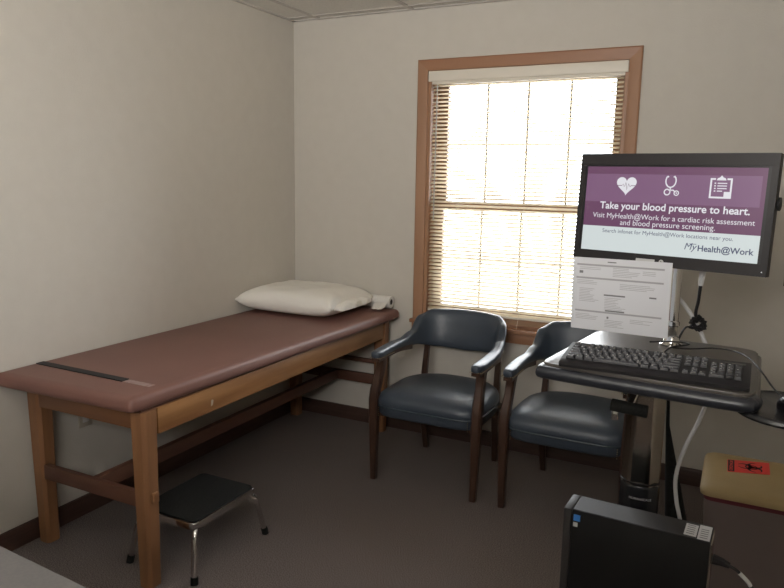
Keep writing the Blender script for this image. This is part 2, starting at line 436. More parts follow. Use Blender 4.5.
obj('case_opening', hem(), 'pillow', pl, ang=80)
# paper roll
pr = thing('paper_roll', 'white exam paper roll behind the pillow at the table head', 'paper roll', (.335, -.062, .792))
b = B()
seg = 28; rings = []
for r, x in [(.017, .0), (.034, .0), (.0355, .002), (.0355, .388), (.034, .39), (.017, .39)]:
    rings.append([V((x, r * math.cos(2 * PI * k / seg), r * math.sin(2 * PI * k / seg))) for k in range(seg)])
loft(b, rings, cap=False, closed=True); obj('roll', b, 'paper', pr)
b = B(); tube(b, [(.004, 0, 0), (.3885, 0, 0)], .0165, 20); obj('core', b, 'core', pr)
b = B(); rings = []
for i in range(25):
    t = i / 24; x = .295 + .085 * t; w = .005 * math.sin(9 * t * 2) + .003 * math.sin(31 * t)
    rings.append([V((x, -.036, 0)), V((x, -.047 + w * .4, -.018)), V((x + w, -.072 + w, -.030 + abs(w) * .5)), V((x + w, -.098 + 2 * w, -.0335 + abs(w))),
                  V((x + w, -.098 + 2 * w, -.0325 + abs(w))), V((x + w, -.072 + w, -.0285 + abs(w) * .5)), V((x, -.045 + w * .4, -.017)), V((x, -.034, 0))])
loft(b, rings); obj('loose_sheet', b, 'paper', pr, ang=80)

# ------------------------------------------------------------------ step stool
SS = thing('step_stool', 'low chrome step stool with black rubber tread beside the exam table', 'step stool', (.658, -1.648, 0))
b = B(); prism(b, roundpoly([(-.138, -.178), (.138, -.178), (.138, .178), (-.138, .178)], .022, 5), .222, .2275, bev=.0015); obj('tread', b, 'rubber', SS)
b = B(); prism(b, roundpoly([(-.146, -.187), (.146, -.187), (.146, .187), (-.146, .187)], .028, 5), .195, .222, bev=.004); obj('frame_band', b, 'chrome', SS)
for sx in (-1, 1):
    for sy in (-1, 1):
        b = B()
        tube(b, [(sx * .10, sy * .125, .199), (sx * .126, sy * .155, .196), (sx * .140, sy * .178, .176), (sx * .146, sy * .19, .14), (sx * .163, sy * .214, .022)], .0115, 12, smooth=5)
        l = obj('leg', b, 'chrome', SS)
        b = B(); tube(b, [(sx * .1625, sy * .213, .028), (sx * .166, sy * .218, .0)], .0145, 12); obj('rubber_foot', b, 'rubber', l)

# ------------------------------------------------------------------ armchairs
def superring(cx, cy, hx, hyf, hyb, z, n=44, p=4.5, bow=.0):
    out = []
    for k in range(n):
        t = 2 * PI * k / n; c, s = math.cos(t), math.sin(t)
        hy = hyb if s > 0 else hyf
        pp = 2.6 if s > 0 else p
        q = (abs(c) ** pp + abs(s) ** pp) ** (-1 / pp)
        out.append(V((cx + hx * c * q, cy + hy * s * q, z)))
    return out
def u_path():
    P = [(-.262, -.262), (-.266, -.17), (-.265, -.06), (-.258, .04), (-.246, .12), (-.228, .185), (-.195, .240), (-.12, .278), (0, .290)]
    P = P + [(-x, y) for x, y in P[-2::-1]]
    return catmull([(x, y, 0) for x, y in P], 5)
def make_chair(label, loc, group):
    c = thing('armchair', label, 'chair', loc, (0, 0, 0), group)
    # seat
    b = B(); rings = []
    for ins, z in [(.03, .335), (.008, .340), (0, .352), (0, .385), (-.006, .398), (-.007, .415), (.0, .435), (.022, .455), (.07, .470), (.14, .478), (.22, .481)]:
        rings.append(superring(0, -.01, .272 - ins, .262 - ins, .265 - ins, z, p=7))
    loft(b, rings); seat = obj('seat', b, 'vinyl', c, ang=70)
    b = B(); r0 = superring(0, -.01, .276, .266, .269, .3905, p=7)
    tube(b, r0 + [r0[0]], .0045, 8, cap=False); obj('piping', b, 'welt', seat)
    b = B()
    b.free()
    for s in (-1, 1):
        b = B()
        for z in (.345, .355, .365, .375, .385):
            bmesh.ops.create_icosphere(b, subdivisions=1, radius=.0028, matrix=Matrix.Translation((s * .236, -.272, z)))
        obj('nail_trim', b, 'brass', seat)
    # back and arms: one upholstered band
    P = u_path(); n = len(P); rings = []; wr = []
    L = [0]
    for i in range(1, n): L.append(L[-1] + (P[i] - P[i - 1]).length)
    tot = L[-1]
    def lerp(t, T):
        for (a, va), (bb, vb) in zip(T, T[1:]):
            if t <= bb:
                s = (t - a) / (bb - a); s = s * s * (3 - 2 * s); return va + (vb - va) * s
        return T[-1][1]
    TOP = [(0, .668), (.40, .676), (.54, .70), (.66, .775), (.76, .803), (1, .808)]
    BOT = [(0, .628), (.30, .634), (.55, .622), (.78, .600), (1, .592)]
    WID = [(0, .058), (.25, .056), (.5, .048), (.7, .050), (1, .052)]
    for i in range(n):
        s = L[i] / tot; q = min(s, 1 - s) * 2
        t = (P[min(i + 1, n - 1)] - P[max(0, i - 1)]).normalized(); nn = V((-t.y, t.x, 0))   # outward?
        if nn.dot(V((P[i].x, P[i].y - .02, 0))) < 0: nn = -nn
        zt, zb, w = lerp(q, TOP), lerp(q, BOT), lerp(q, WID) / 2
        lean = .10 * max(0, zt - .68)                                                        # top leans out
        if q < .03: w *= .8
        hgt = zt - zb; ring = []
        K = 20
        for k in range(K):
            a = 2 * PI * k / K; ca, sa = math.cos(a), math.sin(a)
            p_ = 3.4; qq = (abs(ca) ** p_ + abs(sa) ** p_) ** (-1 / p_)
            zz = (zt + zb) / 2 + sa * qq * hgt / 2
            off = ca * qq * w + lean * 3 * ((zz - zb) / hgt - .3)
            ring.append(P[i] + nn * off + V((0, 0, zz)))
        rings.append(ring)
        if q < .52: wr.append((P[i], nn, zb, q, i))
    # rounded tips
    def shrink(r, d, k):
        cc = sum(r, V()) / len(r); return [cc + (p - cc) * k + d for p in r]
    d0 = (P[0] - P[1]).normalized(); d1 = (P[-1] - P[-2]).normalized()
    rings = [shrink(rings[0], d0 * .012, .55), shrink(rings[0], d0 * .008, .85)] + rings + [shrink(rings[-1], d1 * .008, .85), shrink(rings[-1], d1 * .012, .55)]
    b = B(); loft(b, rings); back = obj('backrest', b, 'vinyl', c, ang=75)
    for s in (-1, 1):
        b = B()
        for k in range(6):
            bmesh.ops.create_icosphere(b, subdivisions=1, radius=.0034, matrix=Matrix.Translation((s * (.238 + .01 * k), -.270, .634)))
        for k in range(14):
            bmesh.ops.create_icosphere(b, subdivisions=1, radius=.003, matrix=Matrix.Translation((s * .236, -.262 + .012 * k, .632)))
            bmesh.ops.create_icosphere(b, subdivisions=1, radius=.003, matrix=Matrix.Translation((s * .292, -.262 + .012 * k, .632)))
        obj('nail_trim', b, 'brass', back)
    for s in (-1, 1):
        # arm rail under the pad
        half = wr[: len(wr) // 2] if s < 0 else wr[len(wr) // 2:]
        rr = []
        for p, nn, zb, q, i in half:
            rr.append([p + nn * a + V((0, 0, z)) for a, z in ((-.021, zb + .010), (.021, zb + .010), (.021, zb - .016), (-.021, zb - .016))])
        b = B(); loft(b, rr); obj('arm_rail', b, 'cwood', c)
        # front leg and arm post
        b = B()
        sq(b, [(s * .268, -.256, 0), (s * .270, -.254, .10), (s * .272, -.250, .30), (s * .273, -.248, .42), (s * .272, -.235, .47), (s * .268, -.205, .54), (s * .266, -.188, .60), (s * .266, -.190, .622)],
           [(.032, .032), (.036, .037), (.045, .046), (.047, .050), (.044, .056), (.038, .052), (.040, .056), (.046, .066)])
        obj('leg', b, 'cwood', c, ang=40)
        # rear leg running up to the back
        b = B()
        sq(b, [(s * .205, .262, 0), (s * .21, .235, .15), (s * .212, .222, .33), (s * .210, .235, .48), (s * .208, .256, .612)],
           [(.030, .030), (.034, .036), (.036, .042), (.030, .034), (.028, .03)])
        obj('leg', b, 'cwood', c, ang=40)
    b = B()
    for s in (-1, 1): box(b, s * .246 - .011, s * .246 + .011, -.215, .205, .330, .350)
    box(b, -.25, .25, -.236, -.214, .330, .350); box(b, -.20, .20, .205, .225, .330, .350)
    obj('seat_rail', b, 'cwood', c, smooth=False)
    return c
G = 'slate blue armchairs under the window'
make_chair('slate blue vinyl armchair in full view next to the exam table', (1.232, -.455, 0), G)
make_chair('slate blue vinyl armchair partly hidden behind the computer cart', (1.908, -.445, 0), G)

# ------------------------------------------------------------------ computer cart
ct = thing('computer_cart', 'dark topped rolling computer cart with metal column in front of the window', 'computer cart', (0, 0, 0))
top = [(2.078, -1.840), (2.600, -1.892), (2.612, -1.372), (2.140, -1.330)]
b = B(); prism(b, roundpoly(top, [.03, .05, .05, .04], 6), 1.001, 1.025, bev=.004); ws = obj('worksurface', b, 'surf', ct)
def pt(i, t, z=0):
    a, c = V((*top[i], z)), V((*top[(i + 1) % 4], z)); return a + (c - a) * t
b = B()
tube(b, [(2.086, -1.81, 1.003), (2.084, -1.842, 1.003), (2.105, -1.857, 1.002), (2.34, -1.880, 1.001), (2.565, -1.900, 1.001), (2.594, -1.888, 1.002), (2.600, -1.86, 1.003)], .0175, 12, smooth=5)
obj('front_bumper', b, 'bump', ws)
b = B()
for i in (1, 3):
    A, Bq = pt(i, .06, 1.005), pt(i, .94, 1.005)
    tube(b, [A, Bq], .011, 10)
tube(b, [(2.606, -1.372, 1.005), (2.150, -1.334, 1.005)], .011, 10)
obj('edge_trim', b, 'surf', ws)
# under-surface carriage and lever knob
b = B(); box(b, 2.22, 2.44, -1.72, -1.45, .966, 1.0, .008); box(b, 2.27, 2.39, -1.62, -1.44, .93, .967, .006); obj('carriage', b, 'black', ct)
b = B(); tube(b, [(2.262, -1.782, .917), (2.355, -1.786, .913)], .017, 14); lv = obj('adjust_knob', b, 'rubber', ct)
b = B(); tube(b, [(2.31, -1.784, .925), (2.32, -1.72, .962)], .010, 10); box(b, 2.262, 2.28, -1.778, -1.765, .872, .905, .003); obj('knob_bracket', b, 'chrome', lv)
# column: fluted polished post
def flute(R, z):
    out = []
    for k in range(48):
        a = 2 * PI * k / 48; rr = R * (1 + .05 * math.cos(6 * a)); out.append(V((2.322 + rr * 1.18 * math.cos(a), -1.50 + rr * .8 * math.sin(a), z)))
    return out
b = B(); loft(b, [flute(.046, z) for z in (.08, .30, .60, .93)]); obj('column', b, 'steel', ct, ang=60)
b = B(); lathe(b, [(.044, .490), (.050, .494), (.050, .586), (.046, .594), (.04, .596)], (2.322, -1.50, 0), 32, 1.18, .85); cl = obj('column_collar', b, 'blackg', ct)
b = B(); lathe(b, [(.046, .599), (.049, .600), (.049, .603), (.046, .604)], (2.322, -1.50, 0), 32, 1.18, .85); obj('ring', b, 'black', ct)
b = B(); tube(b, [(2.372, -1.40, .93), (2.378, -1.35, .74), (2.400, -1.33, .58), (2.425, -1.33, .42), (2.42, -1.38, .20)], [.004, .006, .020, .034, .03], 12); obj('cable_sleeve', b, 'rubber', ct)
# base
b = B(); lathe(b, [(.10, .07), (.11, .078), (.10, .11), (.06, .125)], (2.322, -1.50, 0), 28); obj('base_hub', b, 'black', ct)
for k in range(5):
    a = 2 * PI * k / 5 + PI / 2 + .63; dx, dy = math.cos(a), math.sin(a)
    b = B(); tube(b, [(2.322 + dx * .07, -1.5 + dy * .07, .095), (2.322 + dx * .26, -1.5 + dy * .26, .078)], [.026, .018], 10); l = obj('base_arm', b, 'black', ct)
    b = B(); cx_, cy_ = 2.322 + dx * .258, -1.5 + dy * .258
    for s in (-1, 1):
        o_ = V((-dy, dx, 0)) * s
        tube(b, [V((cx_, cy_, .0262)) + o_ * .008, V((cx_, cy_, .0262)) + o_ * .022], .026, 16)
    tube(b, [(cx_, cy_, .026), (cx_, cy_, .075)], .007, 8); obj('caster', b, 'black', l)
# monitor pole
b = B(); tube(b, [(2.374, -1.441, 1.0255), (2.374, -1.441, 1.50)], .0155, 18); pole = obj('monitor_pole', b, 'chrome', ct)
b = B(); lathe(b, [(.034, 1.0255), (.034, 1.030), (.024, 1.036), (.021, 1.05), (.0165, 1.055)], (2.374, -1.441, 0), 24); lathe(b, [(.0165, 1.085), (.020, 1.088), (.020, 1.10), (.0165, 1.103)], (2.374, -1.441, 0), 20); obj('pole_base', b, 'chrome', pole)
b = B(); box(b, 2.322, 2.402, -1.458, -1.440, 1.40, 1.48, .004); obj('mount_plate', b, 'black', ct)
# tower holder
b = B(); box(b, 2.27, 2.40, -1.742, -1.46, .265, .277, .002); box(b, 2.27, 2.40, -1.743, -1.737, .277, .45, .002); box(b, 2.25, 2.45, -1.86, -1.74, .265, .277, .002); obj('tower_holder', b, 'black', ct)
# mouse tray on the right
mt = obj('mouse_tray', lathe(B(), [(.10, .974), (.113, .977), (.116, .983), (.113, .989), (.105, .991), (.10, .988), (.02, .988)], (0, 0, 0), 48, 1.05, 1.25), 'blackg', ct, loc=(2.672, -1.82, 0))
b = B(); box(b, 2.45, 2.66, -1.74, -1.71, .958, .972, .004); tube(b, [(2.655, -1.725, .96), (2.655, -1.725, .976)], .02, 14); obj('tray_arm', b, 'black', mt)
for ch in list(mt.children): ch.location = (-2.672, 1.82, 0)
# text on the collar
def text_mesh(body, width, m, name, parent, mx, bold=0, height=None, shear=0, extr=.0006):
    cu = bpy.data.curves.new('lettering_curve', 'FONT'); cu.body = body; cu.align_x = 'CENTER'; cu.align_y = 'CENTER'
    cu.offset = bold; cu.extrude = 0; cu.shear = shear; cu.size = 1
    tmp = bpy.data.objects.new('lettering_tmp', cu); COL.objects.link(tmp)
    bpy.context.view_layer.update()
    me = bpy.data.meshes.new_from_object(tmp.evaluated_get(bpy.context.evaluated_depsgraph_get()))
    bpy.data.objects.remove(tmp); bpy.data.curves.remove(cu)
    xs = [v.co.x for v in me.vertices]; ys = [v.co.y for v in me.vertices]
    w = max(xs) - min(xs); s = width / w; sy = s if not height else height / (max(ys) - min(ys))
    cx, cy = (max(xs) + min(xs)) / 2, (max(ys) + min(ys)) / 2
    for v in me.vertices: v.co = mx @ V(((v.co.x - cx) * s, (v.co.y - cy) * sy, 0))
    me.name = name
    me.materials.append(M[m]); o = bpy.data.objects.new(name, me); COL.objects.link(o); o.parent = parent
    return o
XZ = Matrix(((1, 0, 0, 0), (0, 0, -1, 0), (0, 1, 0, 0), (0, 0, 0, 1)))   # text xy -> world xz, facing -y
o = text_mesh('HUMANSCALE', .064, 'silv', 'lettering', cl, Matrix.Translation((2.330, -1.5, .556)) @ XZ, bold=.01)
for v in o.data.vertices:                                                  # wrap onto the collar
    dx = (v.co.x - 2.322) / (.0505 * 1.18); v.co.y = -1.5 - .0512 * .85 * math.sqrt(max(0, 1 - dx * dx)) - .0008

# ------------------------------------------------------------------ keyboard
kb = thing('keyboard', 'full size black keyboard on the cart worksurface below the monitor', 'keyboard', (2.360, -1.786, 1.0345), (math.radians(6.5), 0, -.015))
b = B()
rings = []
for x, s in ((-.2285, .96), (-.226, 1), (.226, 1), (.2285, .96)):
    rings.append([V((x, y * s, z)) for y, z in ((-.083, .002), (-.083, .010), (-.078, .0135), (-.055, .016), (.070, .018), (.081, .017), (.083, .012), (.083, .002))])
loft(b, rings); obj('keyboard_case', b, 'black', kb)
for x in (-.185, .185):
    b = B(); box(b, x - .015, x + .015, .055, .07, -.016, .004, .002); obj('folding_foot', b, 'black', kb)
U = .0190
keys = []
def row(y, items, x0=-.217):
    x = x0
    for w, k in items:
        if k: keys.append((x + w * U / 2, y, w * U - .0035, .0152))
        x += w * U
main = [(1, 1)] * 13 + [(2, 1)]
row(.030, main); row(.011, [(1.5, 1)] + [(1, 1)] * 12 + [(1.5, 1)])
row(-.008, [(1.75, 1)] + [(1, 1)] * 11 + [(2.25, 1)]); row(-.027, [(2.25, 1)] + [(1, 1)] * 10 + [(2.75, 1)])
row(-.046, [(1.25, 1)] * 3 + [(6.25, 1)] + [(1.25, 1)] * 4)
row(.056, [(1, 1), (1, 0)] + [(1, 1)] * 4 + [(.5, 0)] + [(1, 1)] * 4 + [(.5, 0)] + [(1, 1)] * 4)
xn = -.217 + 15.25 * U; xp = xn + 3.25 * U
for y in (.056, .030, .011): row(y, [(1, 1)] * 3, xn)
row(-.027, [(1, 0), (1, 1)], xn); row(-.046, [(1, 1)] * 3, xn)
for y in (.030, .011, -.008, -.027): row(y, [(1, 1)] * 3, xp)
row(-.046, [(2, 1), (1, 1)], xp)
keys.append((xp + 3.5 * U, .030, .0155, .0152)); keys.append((xp + 3.5 * U, .0015, .0155, .034)); keys.append((xp + 3.5 * U, -.0365, .0155, .034))
keycache = {}
def keymesh(w, d):
    k = (round(w, 4), round(d, 4))
    if k not in keycache:
        bm = B(); a, c = w / 2, d / 2
        rings = [[V((sx * a, sy * c, 0)) for sx, sy in ((-1, -1), (1, -1), (1, 1), (-1, 1))],
                 [V((sx * (a - .001), sy * (c - .001), .0045)) for sx, sy in ((-1, -1), (1, -1), (1, 1), (-1, 1))],
                 [V((sx * (a - .0022), sy * (c - .002) + .0004, .0072)) for sx, sy in ((-1, -1), (1, -1), (1, 1), (-1, 1))]]
        loft(bm, rings)
        lx = -a + .0045
        box(bm, lx - .0012, lx + .0022, -.0006, .0028, .0068, .00735, mi=1)
        me = bpy.data.meshes.new('key'); bmesh.ops.recalc_face_normals(bm, faces=bm.faces); bm.to_mesh(me); bm.free()
        me.materials.append(M['key']); me.materials.append(M['legend']); keycache[k] = me
    return keycache[k]
keys.sort(key=lambda q: -q[2] * q[3])
for i, (x, y, w, d) in enumerate(keys[:100]):
    o = bpy.data.objects.new('key', keymesh(w, d)); COL.objects.link(o); o.parent = kb; o.location = (x, y, .0165 + (y + .05) * .012)
if len(keys) > 100:
    b = B()
    for x, y, w, d in keys[100:]: box(b, x - w / 2, x + w / 2, y - d / 2, y + d / 2, .0165, .0245, .001)
    o = obj('small_keys', b, 'key', kb); o['kind'] = 'stuff'
b = B(); box(b, .165, .215, .052, .062, .0178, .0188); obj('indicator_panel', b, 'blackg', kb)
b = B(); tube(b, [(.01, .082, .008), (.015, .10, .012), (.03, .14, .015), (.07, .17, .018), (.055, .20, .012), (.01, .21, .006), (-.035, .19, .006)], .0022, 7, smooth=6); obj('cable', b, 'black', kb)

# mouse
ms = thing('mouse', 'black computer mouse on the round tray right of the keyboard', 'mouse', (2.688, -1.842, .9885), (0, 0, .5))
b = B(); rings = []
for i in range(13):
    t = -1 + 2 * i / 12; e = max(.0, 1 - abs(t) ** 2.6) ** .5
    w, h_ = .031 * (e * .97 + .03), .036 * (e * .96 + .04) * (1 - .12 * t)
    rings.append([V((w * math.cos(PI * k / 12), t * .056, h_ * math.sin(PI * k / 12) ** .8)) for k in range(13)])
loft(b, rings); mb = obj('shell', b, 'blackg', ms, ang=60)
b = B(); tube(b, [(-.004, .028, .033), (.004, .028, .033)], .009, 14); obj('scroll_wheel', b, 'rubber', ms)
mc = obj('cable', tube(B(), [(2.662, -1.792, 1.002), (2.640, -1.735, 1.012), (2.612, -1.66, 1.034), (2.585, -1.56, 1.040), (2.545, -1.475, 1.036), (2.49, -1.445, 1.031), (2.43, -1.49, 1.031), (2.385, -1.515, 1.034)], .0022, 7, smooth=7), 'black', ms)
mc.matrix_parent_inverse = (Matrix.Translation(ms.location) @ Matrix.Rotation(.5, 4, 'Z')).inverted()

# ------------------------------------------------------------------ monitor
mw, mh = .55, .325
mon = thing('monitor', 'wide black monitor on the cart pole showing a purple health screening slide', 'monitor', (2.340, -1.530, 1.435), Euler((-.058, .005, -.236), 'XYZ'))
mon.rotation_mode = 'XYZ'
sx0, sx1, sz0, sz1 = -.258, .258, -.129, .129
b = B()
box(b, -mw / 2, sx0, 0, .035, -mh / 2, mh / 2); box(b, sx1, mw / 2, 0, .035, -mh / 2, mh / 2)
box(b, sx0, sx1, 0, .035, -mh / 2, sz0); box(b, sx0, sx1, 0, .035, sz1, mh / 2)
obj('bezel', b, 'bezel', mon, smooth=False)
b = B(); box(b, -mw / 2 + .004, mw / 2 - .004, .0355, .050, -mh / 2 + .004, mh / 2 - .004, .008); box(b, -.10, .10, .05, .066, -.10, .10, .008); obj('rear_housing', b, 'black', mon)
b = B(); box(b, sx0, sx1, .004, .030, sz0, sz1); sc_ = obj('screen', b, 's_off', mon, smooth=False)
def U_(u): return (-.5 + u) * mw
DU = .03
def V_(v): return (.5 - v) * mh
def rect(bm, u0, u1, v0, v1, y):
    vs = [bm.verts.new(p) for p in ((U_(u0), y, V_(v1)), (U_(u1), y, V_(v1)), (U_(u1), y, V_(v0)), (U_(u0), y, V_(v0)))]
    bm.faces.new(vs)
b = B(); rect(b, .040, .953, .118, .668, .0036); obj('slide_background', b, 's_pur', sc_, smooth=False)
b = B(); rect(b, .040, .933, .185, .44, .0034); obj('slide_band', b, 's_pur2', sc_, smooth=False)
b = B(); rect(b, .040, .953, .668, .905, .0036); obj('slide_footer', b, 's_white', sc_, smooth=False)
def stext(body, u, v, width, m, bold=0, shear=0, height=None):
    return text_mesh(body, width * mw, m, 'slide_text', sc_, Matrix.Translation((U_(u + DU), .0028, V_(v))) @ XZ, bold=bold, shear=shear, height=height)
stext('Take your blood pressure to heart.', .482, .483, .765, 's_text', .018)
stext('Visit MyHealth@Work for a cardiac risk assessment', .478, .572, .83, 's_text', .0)
stext('and blood pressure screening.', .468, .632, .49, 's_text', .0)
stext('Search infonet for MyHealth@Work locations near you.', .465, .712, .675, 's_navy', .0)
stext('My', .606, .806, .062, 's_navy', .0, .25)
stext('Health@Work', .772, .812, .262, 's_navy', .02)
b = B(); rect(b, .628, .662, .772, .777, .0028); obj('logo_bar', b, 's_navy', sc_, smooth=False)
# icons (drawn in metres around a centre, x right, z up)
IS, IDU = 1.14, .036
def fill(bm, pts, cu, cv, y=.0030):
    bm.faces.new([bm.verts.new((U_(cu + IDU) + x * IS, y, V_(cv) + z * IS)) for x, z in pts])
def stroke(bm, pts, w, cu, cv, y=.0029):
    n = len(pts); L_ = []; R_ = []
    for i in range(n):
        a = V((*pts[max(0, i - 1)], 0)); c = V((*pts[min(n - 1, i + 1)], 0)); t = (c - a).normalized(); nn = V((-t.y, t.x, 0)) * w / 2
        p = V((*pts[i], 0)); L_.append(p + nn); R_.append(p - nn)
    mk = lambda p: bm.verts.new((U_(cu + IDU) + p.x * IS, y, V_(cv) + p.y * IS))
    L_ = [mk(p) for p in L_]; R_ = [mk(p) for p in R_]
    for i in range(n - 1): bm.faces.new((L_[i], R_[i], R_[i + 1], L_[i + 1]))
def arc(cx, cz, r, a0, a1, n=16, ry=None):
    return [(cx + r * math.cos(a0 + (a1 - a0) * k / n), cz + (ry or r) * math.sin(a0 + (a1 - a0) * k / n)) for k in range(n + 1)]
b = B(); hp = []
for k in range(48):
    t = 2 * PI * k / 48; hp.append((16 * math.sin(t) ** 3 * .00165, (13 * math.cos(t) - 5 * math.cos(2 * t) - 2 * math.cos(3 * t) - math.cos(4 * t)) * .00165 + .003))
fill(b, hp, .232, .292); hi = obj('heart_icon', b, 's_text', sc_, smooth=False)
b = B(); stroke(b, [(-.026, .001), (-.012, .001), (-.009, .005), (-.006, -.003), (-.002, .009), (.002, -.010), (.006, .006), (.010, -.002), (.013, .001), (.026, .001)], .0016, .232, .292, .0026); obj('pulse_line', b, 's_pur', hi, smooth=False)
b = B(); c_ = (.466, .287)
stroke(b, [(-.006, .023)] + arc(0, .014, .0125, PI * .75, PI * 1.5, 14, .016)[0:] + arc(0, .014, .0125, -PI * .5, PI * .25, 14, .016)[1:] + [(.006, .023)], .0033, *c_)
stroke(b, [(0, -.002), (.0, -.012)] + arc(-.007, -.014, .007, 0, -PI * 1.6, 18) + [(-.002, -.010)], .003, *c_)
stroke(b, [(.002, -.009), (.008, -.009), (.013, -.014)], .003, *c_)
stroke(b, arc(.016, -.016, .0055, 0, 2 * PI, 18), .0026, *c_); fill(b, arc(.016, -.016, .0018, 0, 2 * PI, 10)[:-1], *c_)
obj('stethoscope_icon', b, 's_text', sc_, smooth=False)
b = B(); c_ = (.712, .285)
stroke(b, [(-.023, .021), (-.023, -.025)], .0042, *c_); stroke(b, [(.023, .021), (.023, -.025)], .0042, *c_)
stroke(b, [(-.025, -.024), (.025, -.024)], .0042, *c_); stroke(b, [(-.025, .020), (-.013, .020)], .0042, *c_); stroke(b, [(.013, .020), (.025, .020)], .0042, *c_)
fill(b, [(-.011, .017), (.011, .017), (.009, .022), (.004, .024), (0, .029), (-.004, .024), (-.009, .022)], *c_)
fill(b, [(.008, -.022), (.022, -.022), (.022, -.010), (.008, -.010)], *c_)
for k in range(4):
    z = .010 - .0062 * k; stroke(b, [(-.015, z), (-.0115, z)], .003, *c_); stroke(b, [(-.008, z), (.0135, z)] if k < 3 else [(-.008, z), (.004, z)], .0024, *c_)
obj('clipboard_icon', b, 's_text', sc_, smooth=False)
# bezel marks
IS, IDU = 1, 0
b = B(); fill(b, arc(0, 0, .007, 0, 2 * PI, 20)[:-1], .497, .955, -.0006); lg = obj('round_logo', b, 'silv', mon, smooth=False)
text_mesh('hp', .0085, 'bezel', 'lettering', lg, Matrix.Translation((U_(.497), -.0009, V_(.955))) @ XZ, shear=.3, bold=.01)
b = B(); box(b, U_(.362), U_(.462), -.0012, -.0001, V_(.968), V_(.938)); obj('asset_sticker', b, 'silv', mon, smooth=False)
b = B(); fill(b, arc(0, 0, .0018, 0, 2 * PI, 10)[:-1], .978, .962, -.0006); obj('power_light', b, 's_text', mon, smooth=False)
# camera dark knob on the right rear edge
b = B(); tube(b, [(mw / 2 - .006, .040, .032), (mw / 2 + .005, .040, .032)], .018, 16); obj('side_knob', b, 'black', mon)

# paper sheet hanging from the monitor
pp = thing('paper_sheet', 'white printed form sheet hanging from the lower edge of the monitor', 'paper', (2.227, -1.536, 1.176), Euler((.02, -.009, -.1), 'XYZ'))
pw, ph_ = .2874, .2225
def py_(z): return -.004 * math.sin((z / ph_ + .5) * PI)
b = B(); rings = []
for i in range(13):
    z = -ph_ / 2 + ph_ * i / 12; y = py_(z)
    rings.append([V((-pw / 2, y, z)), V((pw / 2, y, z)), V((pw / 2, y + .0004, z)), V((-pw / 2, y + .0004, z))])
loft(b, rings); obj('sheet', b, 'sheet', pp, ang=60)
def bars(L, m, name='printed_lines'):
    b = B()
    for x0, x1, z0, z1 in L:
        vs = [b.verts.new((x, py_(z) - .0004, z)) for x, z in ((x0, z0), (x1, z0), (x1, z1), (x0, z1))]; b.faces.new(vs)
    return obj(name, b, m, pp, smooth=False)
def fx(u): return (-.5 + u) * pw
def fz(v): return (.5 - v) * ph_
bars([(fx(.04), fx(.93), fz(v + .024), fz(v)) for v in (.085, .265, .725)], 'inkl', 'printed_bands')
for q_ in [(fx(.34), fx(.56), fz(.505), fz(.485)), (fx(.36), fx(.45), fz(.055), fz(.04)), (fx(.36), fx(.56), fz(.72), fz(.70)) , (fx(.07), fx(.11), fz(.215), fz(.18)), (fx(.80), fx(.87), fz(.49), fz(.47)), (fx(.38), fx(.40), fz(.82), fz(.79))]: bars([q_], 'ink', 'printed_block')
rnd = random.Random(2); L = []
for (u0, u1, v0, v1) in [(.07, .30, .13, .17), (.42, .72, .12, .23), (.72, .88, .14, .2), (.05, .35, .31, .37), (.5, .85, .33, .40), (.08, .30, .42, .60), (.35, .57, .53, .69), (.05, .30, .78, .86), (.36, .56, .84, .94), (.62, .85, .80, .86)]:
    v = v0
    while v < v1:
        L.append((fx(u0), fx(u0 + (u1 - u0) * rnd.uniform(.5, 1)), fz(v + .006), fz(v))); v += .022
bars(L, 'inkl', 'printed_text')

# cables hanging behind the monitor
wc = tag(obj('white_cable', tube(B(), [(2.345, -1.43, 1.30), (2.350, -1.385, 1.205), (2.40, -1.352, 1.135), (2.437, -1.348, 1.08), (2.462, -1.343, 1.03), (2.492, -1.335, .96), (2.493, -1.35, .875), (2.472, -1.38, .79), (2.436, -1.405, .69), (2.419, -1.41, .60), (2.426, -1.41, .52), (2.445, -1.41, .44), (2.462, -1.40, .30), (2.475, -1.39, .12), (2.50, -1.37, .0065), (2.60, -1.32, .0065)], .0062, 10, smooth=6), 'white'),
    'long white cable drooping behind the cart down to the floor', 'cable')
bc = thing('video_cable', 'black cable with white connector bundled in a knot behind the cart', 'cable', (0, 0, 0))
b = B(); tube(b, [(2.440, -1.405, 1.212), (2.437, -1.39, 1.16), (2.432, -1.375, 1.12), (2.438, -1.372, 1.09)], .005, 8, smooth=5); tube(b, [(2.432, -1.385, 1.075), (2.41, -1.40, 1.078), (2.397, -1.42, 1.055), (2.392, -1.44, 1.032)], .0032, 8, smooth=5); obj('cord', b, 'black', bc)
b = B(); tube(b, [(2.443, -1.405, 1.262), (2.441, -1.405, 1.225), (2.440, -1.405, 1.21)], [.010, .007], 10); obj('connector', b, 'white', bc)
b = B(); rnd = random.Random(11); P = []
for k in range(34):
    a = k * 2.3; P.append((2.441 + .026 * math.cos(a) * rnd.uniform(.6, 1), -1.372 + .018 * math.sin(a * 1.3), 1.088 + .026 * math.sin(a) * rnd.uniform(.5, 1.1)))
tube(b, P, .0035, 7, smooth=4); obj('knot', b, 'black', bc)

